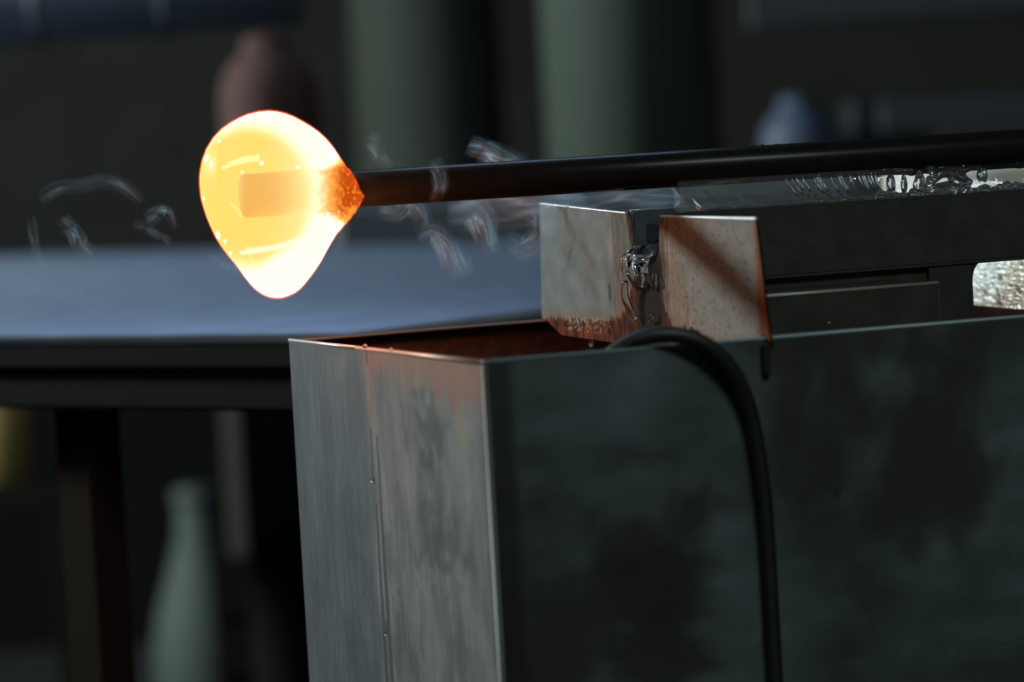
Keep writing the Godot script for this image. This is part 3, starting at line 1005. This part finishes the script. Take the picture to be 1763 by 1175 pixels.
	# ropes of water along the spill
	for rope in [
		[[0.170, 0.054, -0.002], [0.166, 0.049, -0.006], [0.161, 0.040, -0.008], [0.1585, 0.032, -0.006], 0.0013],
		[[0.179, 0.051, -0.004], [0.174, 0.046, -0.008], [0.1695, 0.040, -0.009], 0.0012],
		[[0.204, 0.0545, 0.0], [0.197, 0.051, -0.003], [0.188, 0.0495, -0.005], [0.180, 0.047, -0.006], 0.0014],
		[[0.172, 0.034, -0.009], [0.1675, 0.026, -0.008], [0.168, 0.017, -0.006], [0.1745, 0.0085, -0.004], 0.0026],
		[[0.194, 0.040, -0.007], [0.1935, 0.034, -0.008], [0.193, 0.031, -0.007], 0.0022],
		[[0.206, 0.040, -0.003], [0.2065, 0.034, -0.004], [0.206, 0.031, -0.003], 0.0018],
		[[0.190, 0.0075, -0.004], [0.197, 0.0090, -0.004], [0.201, 0.0125, -0.003], 0.0013],
		[[0.1655, 0.0125, -0.004], [0.168, 0.0095, -0.005], [0.172, 0.0065, -0.004], 0.0011]]:
		var pts := []
		for k in rope.size() - 1:
			pts.append(Vector3(PLATE_X + rope[k][2], rope[k][1] - 0.002, rope[k][0] + 0.002))
		var path := curve(pts, 6)
		var radii := []
		for k in path.size():
			radii.append(rope[-1] * (0.35 + 0.65 * sin(PI * (0.12 + 0.76 * k / (path.size() - 1.0)))))
		st = start(true)
		tube(st, path, radii, 10)
		build("water_rope", st, M.water, o)


# ================================================================= pipe and molten glass
func blowpipe() -> void:
	var o := thing("blowpipe", "long dark steel blowpipe carrying the molten glass on its left end", "pipe")
	var dir := (PIPE_B - PIPE_A).normalized()
	var st := start(true)
	tube(st, [PIPE_A + dir * 0.065, PIPE_A + dir * 0.4, PIPE_B], [PIPE_R, PIPE_R * 1.01, PIPE_R * 1.03], 40)
	build("tube", st, M.pipe, o)
	st = start(true)
	var path := []
	var radii := []
	for i in 41:
		var q := i / 40.0
		path.append(PIPE_A + dir * 0.068 * q)
		radii.append(lookup([Vector2(0, 0.0118), Vector2(0.02, 0.0136), Vector2(0.05, 0.0142), Vector2(0.7, 0.0148), Vector2(0.9, 0.0140), Vector2(1, 0.0121)], q))
	tube(st, path, radii, 32)
	var hot := plain(Color(0.05, 0.03, 0.02), 0.8)
	hot.emission_enabled = true
	hot.emission = Color.WHITE
	hot.emission_operator = BaseMaterial3D.EMISSION_OP_MULTIPLY
	hot.emission_texture = painted(4, 64, func(_x: int, y: int) -> Color:
		var q := y / 63.0
		return Color(0.10, 0.04, 0.0).lerp(Color(0.80, 0.74, 0.42), smoothstep(0.16, 0.62, q)).lerp(Color(0.55, 0.25, 0.05), smoothstep(0.80, 1.0, q)))
	hot.emission_energy_multiplier = 1.0
	build("glowing_head", st, hot, o)


var gtop := [Vector2(344.5, 311), Vector2(346, 293), Vector2(350, 274), Vector2(357, 256), Vector2(369, 237), Vector2(382, 223.5), Vector2(397, 212.5), Vector2(412, 204), Vector2(427, 197.6), Vector2(446, 193), Vector2(464, 191.4), Vector2(478, 192.8), Vector2(492, 196), Vector2(507, 202), Vector2(522, 210), Vector2(536, 218.5), Vector2(550, 228.5), Vector2(561, 239), Vector2(571, 250.5), Vector2(579, 262), Vector2(587, 275), Vector2(595, 288), Vector2(604, 298), Vector2(612, 312), Vector2(619, 326), Vector2(626, 338.5)]
var gbot := [Vector2(344.5, 311), Vector2(345.5, 328), Vector2(347.6, 344.6), Vector2(352, 360), Vector2(357, 375), Vector2(364, 392), Vector2(372, 409), Vector2(382, 425), Vector2(393, 440), Vector2(403, 452), Vector2(412, 464), Vector2(421, 477), Vector2(430, 488.6), Vector2(440, 499), Vector2(452, 507.5), Vector2(463, 512), Vector2(475, 513.7), Vector2(485, 513), Vector2(495, 510), Vector2(506, 505), Vector2(516, 498), Vector2(525, 488), Vector2(534.5, 476), Vector2(544, 463), Vector2(553, 449), Vector2(561, 434), Vector2(570, 418), Vector2(580, 401), Vector2(592, 387), Vector2(603, 375), Vector2(612, 361), Vector2(619, 350), Vector2(626, 338.5)]


# a lump of glass: turned round the pipe, sagging below it. grow = extra thickness in outline units (0.38 mm each)
func lump(grow: float) -> SurfaceTool:
	var k := 2.275 / 6000.0
	var st := start(true)
	var nx := 110
	var na := 72
	var bump := noise(83, 0.09, 3)
	var rings := []
	for i in nx + 1:
		var f := (1.0 - cos(PI * i / nx)) * 0.5
		var x := lerpf(344.5, 626.0, f)
		var a := lookup(gtop, x)
		var b := lookup(gbot, x)
		var c := (a + b) * 0.5
		var sv := (b - a) * 0.5
		var sd := minf(sv, 118.0 - 0.12 * sv)
		var ring := []
		var edge := sqrt(maxf(0.0, 1.0 - pow((x - 485.0) / 141.0, 2.0)))
		for j in na:
			var t := TAU * j / na
			var wy := -cos(t)
			var wz := sin(t)
			var low := clampf(-wy, 0.0, 1.0)
			var p := Vector3((x - 475.0) + grow * (f * 2.0 - 1.0) * (1.0 - edge) * 0.9, -(c - 345.0) + wy * (sv + grow * minf(1.0, edge * 1.4)), wz * (sd + grow) * (1.0 - 0.16 * low))
			if x > 572.0:
				p.y += bump.get_noise_3d(x * 1.3, j * 4.0, 0.0) * 5.0 * smoothstep(572.0, 590.0, x) * smoothstep(626.0, 612.0, x)
				p.z += bump.get_noise_3d(x * 1.3, j * 4.0, 50.0) * 7.0 * smoothstep(572.0, 590.0, x) * smoothstep(626.0, 612.0, x)
			ring.append([p * k, Vector2(float(j) / na, f)])
		rings.append(ring)
	for i in nx:
		for j in na:
			var q := (j + 1) % na
			var u1 := float(j + 1) / na
			var a: Vector3 = rings[i][j][0]
			var b: Vector3 = rings[i][q][0]
			var c: Vector3 = rings[i + 1][q][0]
			var d: Vector3 = rings[i + 1][j][0]
			var axis := (rings[i][0][0] + rings[i][na / 2][0]) as Vector3 * 0.5
			quad(st, a, b, c, d, (a + b + c + d) * 0.25 - axis, Vector2(float(j) / na, rings[i][0][1].y), Vector2(u1, rings[i][0][1].y), Vector2(u1, rings[i + 1][0][1].y), Vector2(float(j) / na, rings[i + 1][0][1].y))
	return st


func gather() -> void:
	var at := Vector3(-0.14871907, 0.99905701, -2.27675747)
	var o := thing("molten_glass", "glowing yellow white gather of molten glass on the pipe's hot end", "molten glass", at)
	o.rotation.z = -0.0563
	# how hot the glass is: white where it is thick and fresh, yellow where it has chilled, orange at the collar
	var nz := noise(91, 0.05, 3)
	var heat := func(x: int, y: int) -> Color:
		var f := (y + 0.5) / 256.0
		var px := lerpf(344.5, 626.0, f)
		var t := TAU * (x + 0.5) / 256.0
		var a := lookup(gtop, px)
		var b := lookup(gbot, px)
		var py := (a + b) * 0.5 + cos(t) * (b - a) * 0.5
		var white := Color(1.0, 0.98, 0.87)
		var yellow := Color(0.85, 0.79, 0.40).lerp(Color(0.90, 0.86, 0.60), smoothstep(430.0, 570.0, px))
		var disc := smoothstep(124.0, 92.0, Vector2((px - 430.0), (py - 338.0) * 0.92).length())
		disc = minf(disc, smoothstep(-12.0, 16.0, 468.0 - (px - 430.0) * 0.62 - py))
		var c := white.lerp(yellow, disc)
		var smile_glint := smoothstep(5.0, 2.0, absf(py - (433.0 - (px - 420.0) * 0.10 - pow(maxf(0.0, (px - 420.0) / 130.0), 2.5) * 22.0))) * smoothstep(414.0, 420.0, px) * smoothstep(560.0, 535.0, px)  # smile-shaped reflection painted into the glow
		c = c.lerp(Color(1, 0.97, 0.88), smile_glint)
		# the pipe's rusty orange glow at the collar, where the glass is thin
		var off := absf(py - (328.0 - (px - 590.0) * 0.063))
		var wob := nz.get_noise_2d(px * 1.4, py * 1.4)
		var reach := px + wob * 8.0 - maxf(0.0, off - 36.0) * 1.3
		c = c.lerp(Color(0.70, 0.52, 0.20), smoothstep(550.0, 578.0, reach))
		c = c.lerp(Color(0.36, 0.185, 0.03), smoothstep(572.0, 598.0, reach))
		var hot := smoothstep(0.10, 0.40, nz.get_noise_2d(px * 2.2, py * 1.5 + 300.0))
		c = c.lerp(Color(0.72, 0.44, 0.12), smoothstep(575.0, 590.0, reach) * hot * 0.8)
		c = c.lerp(Color(0.80, 0.55, 0.18), smoothstep(590.0, 604.0, px) * smoothstep(24.0, 34.0, py - 328.0) * 0.7)
		return Color(c.r, c.g, c.b)
	var cover := func(x: int, y: int) -> Color:
		var px := lerpf(344.5, 626.0, (y + 0.5) / 128.0)
		return Color(0.12, 0.08, 0.05, lerpf(0.46, 0.93, smoothstep(560.0, 592.0, px)))
	var m := plain(Color.WHITE, 0.06)
	m.albedo_texture = painted(8, 128, cover)
	m.transparency = BaseMaterial3D.TRANSPARENCY_ALPHA
	m.emission_enabled = true
	m.emission = Color.WHITE
	m.emission_operator = BaseMaterial3D.EMISSION_OP_MULTIPLY
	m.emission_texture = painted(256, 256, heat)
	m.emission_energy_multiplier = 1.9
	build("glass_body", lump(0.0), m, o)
	var skin := plain(Color(0.02, 0.01, 0.0, 0.11), 0.4)
	skin.transparency = BaseMaterial3D.TRANSPARENCY_ALPHA
	skin.emission_enabled = true
	skin.emission = Color(1.0, 0.30, 0.02)
	skin.emission_energy_multiplier = 3.2
	build("cooling_skin", lump(2.6), skin, o)
	# small seeds and reflected glints of the glass, built as glowing blobs
	var seed_glint_m := plain(Color(1, 1, 1), 0.1)
	seed_glint_m.emission_enabled = true
	seed_glint_m.emission = Color(1.0, 0.97, 0.85)
	seed_glint_m.emission_energy_multiplier = 1.6
	for q in [[457, 280, 3.0, 3.0, 96], [424, 295, 2.2, 2.2, 96], [360, 272, 2.8, 8.0, 47], [382, 243, 2.6, 2.6, 58], [379, 404, 3.0, 6.5, 56], [392, 414, 2.4, 3.0, 66], [353, 342, 2.0, 3.6, 30], [401, 434, 2.0, 2.6, 62], [518, 287, 3.0, 2.2, 92]]:
		var bs := start(true)
		var kk := 2.275 / 6000.0
		var c := Vector3((q[0] - 475.0) * kk, -(q[1] - 345.0) * kk, q[4] * kk * 0.97)
		var pp := []
		var rr := []
		var lean := Vector3(0.25 if q[0] > 365 or q[1] > 300 else -0.3, -1, 0).normalized()
		if q[1] < 300:
			lean = Vector3(0.35, 1, 0).normalized()
		for i in 9:
			var t := -cos(PI * i / 8.0)
			pp.append(c + lean * t * q[3] * kk)
			rr.append(q[2] * kk * maxf(0.03, sqrt(maxf(0.0, 1.0 - t * t))))
		tube(bs, pp, rr, 12)
		build("seed_glint", bs, seed_glint_m, o)
	var l := OmniLight3D.new()
	l.name = "glass_glow"
	l.light_color = Color(1.0, 0.50, 0.22)
	l.light_energy = 0.022
	l.light_size = 0.03
	l.omni_range = 8.0
	l.omni_attenuation = 2.0
	l.shadow_enabled = true
	l.position = at + Vector3(0.01, -0.012, 0.0)
	add_child(l)


# ================================================================= hose
func hose() -> void:
	var pts := [tk(0.05, -0.06, 0.335), tk(0.078, -0.014, 0.343), tk(0.097, 0.0035, 0.352), tk(0.118, 0.0082, 0.362), tk(0.140, 0.0015, 0.368), tk(0.158, -0.016, 0.3685), tk(0.170, -0.042, 0.366), tk(0.176, -0.078, 0.3645), tk(0.1785, -0.12, 0.364), tk(0.179, -0.22, 0.364), tk(0.179, -0.5, 0.365), tk(0.180, -0.80, 0.368), tk(0.20, -0.885, 0.40), tk(0.30, -0.893, 0.46)]
	var path := curve(pts, 8)
	var st := start(true)
	tube(st, path, [0.0050], 20)
	var o := build("rubber_hose", st, M.rubber)
	tag(o, "black rubber hose arching over the near rim and hanging down the tank", "hose")


# ================================================================= drops
func drop(st: SurfaceTool, at: Vector3, r: float, long_ := 1.0, lean := Vector3.UP) -> void:
	var path := []
	var radii := []
	for i in 9:
		var t := -cos(PI * i / 8.0)
		path.append(at + lean * t * r * long_)
		radii.append(r * maxf(0.02, sqrt(maxf(0.0, 1.0 - t * t))))
	tube(st, path, radii, 12)


func drops() -> void:
	var one := func(called: String, at: Vector3, r: float, long_: float, label: String, group := "") -> void:
		var st := start(true)
		drop(st, at, r, long_)
		var o := build(called, st, M.water)
		tag(o, label, "water drop", group)
	one.call("water_drop", spot(1017.5, 591, 2.20), 0.0017, 1.5, "bright drop of water falling inside the tank below the slotted plate")
	one.call("water_drop", tk(-0.0012, -0.0853, 0.1545), 0.0013, 1.4, "drop at the end of the short trail high on the end panel")
	one.call("water_drop", tk(-0.0010, -0.1850, 0.1625), 0.0010, 1.5, "lower of the two drops between the trails on the end panel")
	one.call("water_drop", tk(-0.0004, 0.0018, 0.155), 0.0017, 1.0, "bead of water on the end rim at the top of the rust stain")
	one.call("water_drop", tk(-0.0004, 0.0016, 0.203), 0.0013, 1.0, "smaller bead of water on the end rim nearer the tank's corner")
	one.call("water_drop", tk(0.232, -0.098, 0.3585), 0.0022, 1.4, "pale drop hanging on the dark long side right of the hose")
	one.call("water_drop", tk(0.187, 0.0813, 0.064), 0.0011, 1.0, "tiny bead on the top edge of the left half of the slotted plate")
	one.call("water_drop", tk(0.262, 0.0035, 0.30), 0.0009, 1.0, "tiny drop on the dark pump block beside the right plate")
	var rng := RandomNumberGenerator.new()
	rng.seed = 5
	var pd := (PIPE_B - PIPE_A).normalized()
	for q in [0.345, 0.352, 0.360, 0.371, 0.383, 0.389, 0.398, 0.455, 0.52]:
		one.call("water_bead", PIPE_A + pd * (q + 0.003 * rng.randf()) + Vector3(0, PIPE_R * 0.985, PIPE_R * 0.1), 0.0008 + 0.0006 * rng.randf(), 0.8, "tiny bead of water on the top of the dark blowpipe", "beads of water on the pipe")
	for i in 30:
		var z := 0.045 + 0.085 * rng.randf()
		var v := -0.0025 + rng.randf() * 0.0075 - 0.002 * absf(z - 0.09) / 0.04
		one.call("water_bead", tk(PLATE_X - 0.0004, v, z), 0.0006 + 0.0011 * rng.randf() * rng.randf(), 1.2, "tiny bead of water on the rusty foot of the plate left of the slot", "beads of water left of the slot")
	for i in 11:
		var s := rng.randf()
		one.call("water_bead", tk(PLATE_X - 0.0004, lerpf(0.004, -0.001, s) + rng.randf() * 0.002, lerpf(0.236, 0.268, s)), 0.0008 + 0.0009 * rng.randf(), 1.1, "tiny bead of water on the foot of the plate above the hose", "beads of water above the hose")
	for i in 22:
		one.call("water_bead", tk(FAR_X - 0.0006, lerpf(-0.009, 0.012, rng.randf()), lerpf(0.072, 0.145, rng.randf())), 0.0007 + 0.0012 * rng.randf(), 1.4, "tiny bead of water on the white crusted plate at the far right", "beads of water on the white crusted plate")


# ================================================================= smoke
func wisp(label: String, depth: float, pts: Array, wide: Array, alpha: float) -> void:
	var path := curve(pts, 14)
	var n := path.size()
	var st := start(true)
	var across := 26
	var grid := []
	var fn := noise(int(pts[0].x) * 7 + int(pts[0].y), 1.0, 2)
	for i in n:
		var t := i / (n - 1.0)
		var p: Vector2 = path[i]
		var d: Vector2 = (path[mini(i + 1, n - 1)] - path[maxi(i - 1, 0)]).normalized()
		var side := Vector2(-d.y, d.x)
		var w := lerpf(wide[0], wide[1], t) * 2.2
		var row := []
		for k in across + 1:
			var s := k / float(across) * 2.0 - 1.0
			var q := p + side * s * w
			# long soft filaments inside the sheet, which curls towards and away from the camera
			var f := fn.get_noise_2d(s * 1.5 + 0.6 * sin(t * 3.0), t * 1.1)
			var ridge := pow(1.0 - minf(1.0, absf(f) * 2.2), 3.0)
			row.append([spot(q.x, q.y, depth + 0.012 * s * s + 0.01 * sin(t * 7.0)), minf(alpha * (1.25 if p.x < 500.0 else 1.9), 0.8) * pow(1.0 - s * s, 1.6) * pow(sin(PI * clampf(t, 0.01, 0.99)), 0.8) * (0.30 + 0.70 * ridge)])
		grid.append(row)
	for i in n - 1:
		for k in across:
			for c in [[i, k], [i + 1, k], [i + 1, k + 1], [i, k], [i + 1, k + 1], [i, k + 1]]:
				var e: Array = grid[c[0]][c[1]]
				st.set_color(Color(1, 1, 1, e[1]))
				st.add_vertex(e[0])
	var o := build("smoke_wisp", st, M.smoke)
	tag(o, label, "smoke", "", "stuff")


func smoke() -> void:
	var m := plain(Color(0.80, 0.90, 1.0), 1.0, 0.0, 0.0)
	m.transparency = BaseMaterial3D.TRANSPARENCY_ALPHA
	m.vertex_color_use_as_albedo = true
	m.backlight_enabled = true
	m.backlight = Color(0.8, 0.8, 0.8)
	m.cull_mode = BaseMaterial3D.CULL_DISABLED
	M.smoke = m
	var V := func(a: Array) -> Array:
		var out := []
		for i in a.size() / 2:
			out.append(Vector2(a[2 * i], a[2 * i + 1]))
		return out
	wisp("arching wisp of smoke at far left above the table", 2.42, V.call([66, 345, 100, 325, 140, 320, 180, 313, 215, 325, 245, 348]), [7, 8], 0.22)
	wisp("long faint wisp of smoke falling at the far left edge", 2.43, V.call([56, 370, 57, 400, 64, 440, 72, 470]), [5, 6], 0.12)
	wisp("short thick wisp of smoke inside the far left arch", 2.42, V.call([105, 375, 118, 390, 130, 405, 140, 425, 160, 442]), [8, 9], 0.32)
	wisp("small bright curl of smoke left of the glass", 2.42, V.call([250, 380, 268, 370, 282, 363, 292, 370, 300, 395]), [9, 4], 0.28)
	wisp("faint wisp of smoke sloping down left of the glass", 2.43, V.call([230, 385, 255, 395, 280, 410, 295, 422]), [6, 5], 0.16)
	wisp("puff of smoke rising above the pipe", 2.40, V.call([806, 248, 828, 258, 850, 268, 880, 282, 900, 296]), [10, 14], 0.38)
	wisp("faint smoke curling over the pipe near the glass", 2.26, V.call([742, 275, 756, 295, 757, 325, 745, 348]), [9, 7], 0.13)
	wisp("pale plume of smoke falling from the pipe to the slotted plate", 2.42, V.call([790, 350, 820, 365, 835, 400, 850, 440]), [20, 10], 0.30)
	wisp("wide band of smoke below the pipe before the slotted plate", 2.43, V.call([770, 350, 830, 352, 890, 350, 950, 345, 1010, 340]), [26, 20], 0.34)
	wisp("thin column of smoke drifting down toward the table edge", 2.43, V.call([718, 410, 745, 398, 765, 420, 785, 455, 800, 480]), [8, 16], 0.26)
	wisp("thin curl of smoke just right of the glass", 2.42, V.call([650, 355, 680, 365, 705, 352, 725, 372, 730, 395]), [12, 9], 0.22)
	wisp("swirl of smoke at the left edge of the slotted plate", 2.42, V.call([868, 400, 890, 430, 915, 425, 935, 400, 930, 370, 905, 360]), [12, 14], 0.22)
	wisp("smoke drifting between the plate top and the pipe", 2.44, V.call([960, 345, 1010, 352, 1070, 345, 1130, 340, 1180, 335]), [14, 12], 0.30)
	wisp("faint vertical wisp of smoke above the pipe near the glass", 2.42, V.call([632, 232, 645, 250, 655, 272, 675, 290]), [9, 7], 0.14)
	wisp("faint curl of smoke below the glass over the table", 2.42, V.call([360, 440, 380, 455, 400, 462, 415, 466]), [5, 4], 0.15)
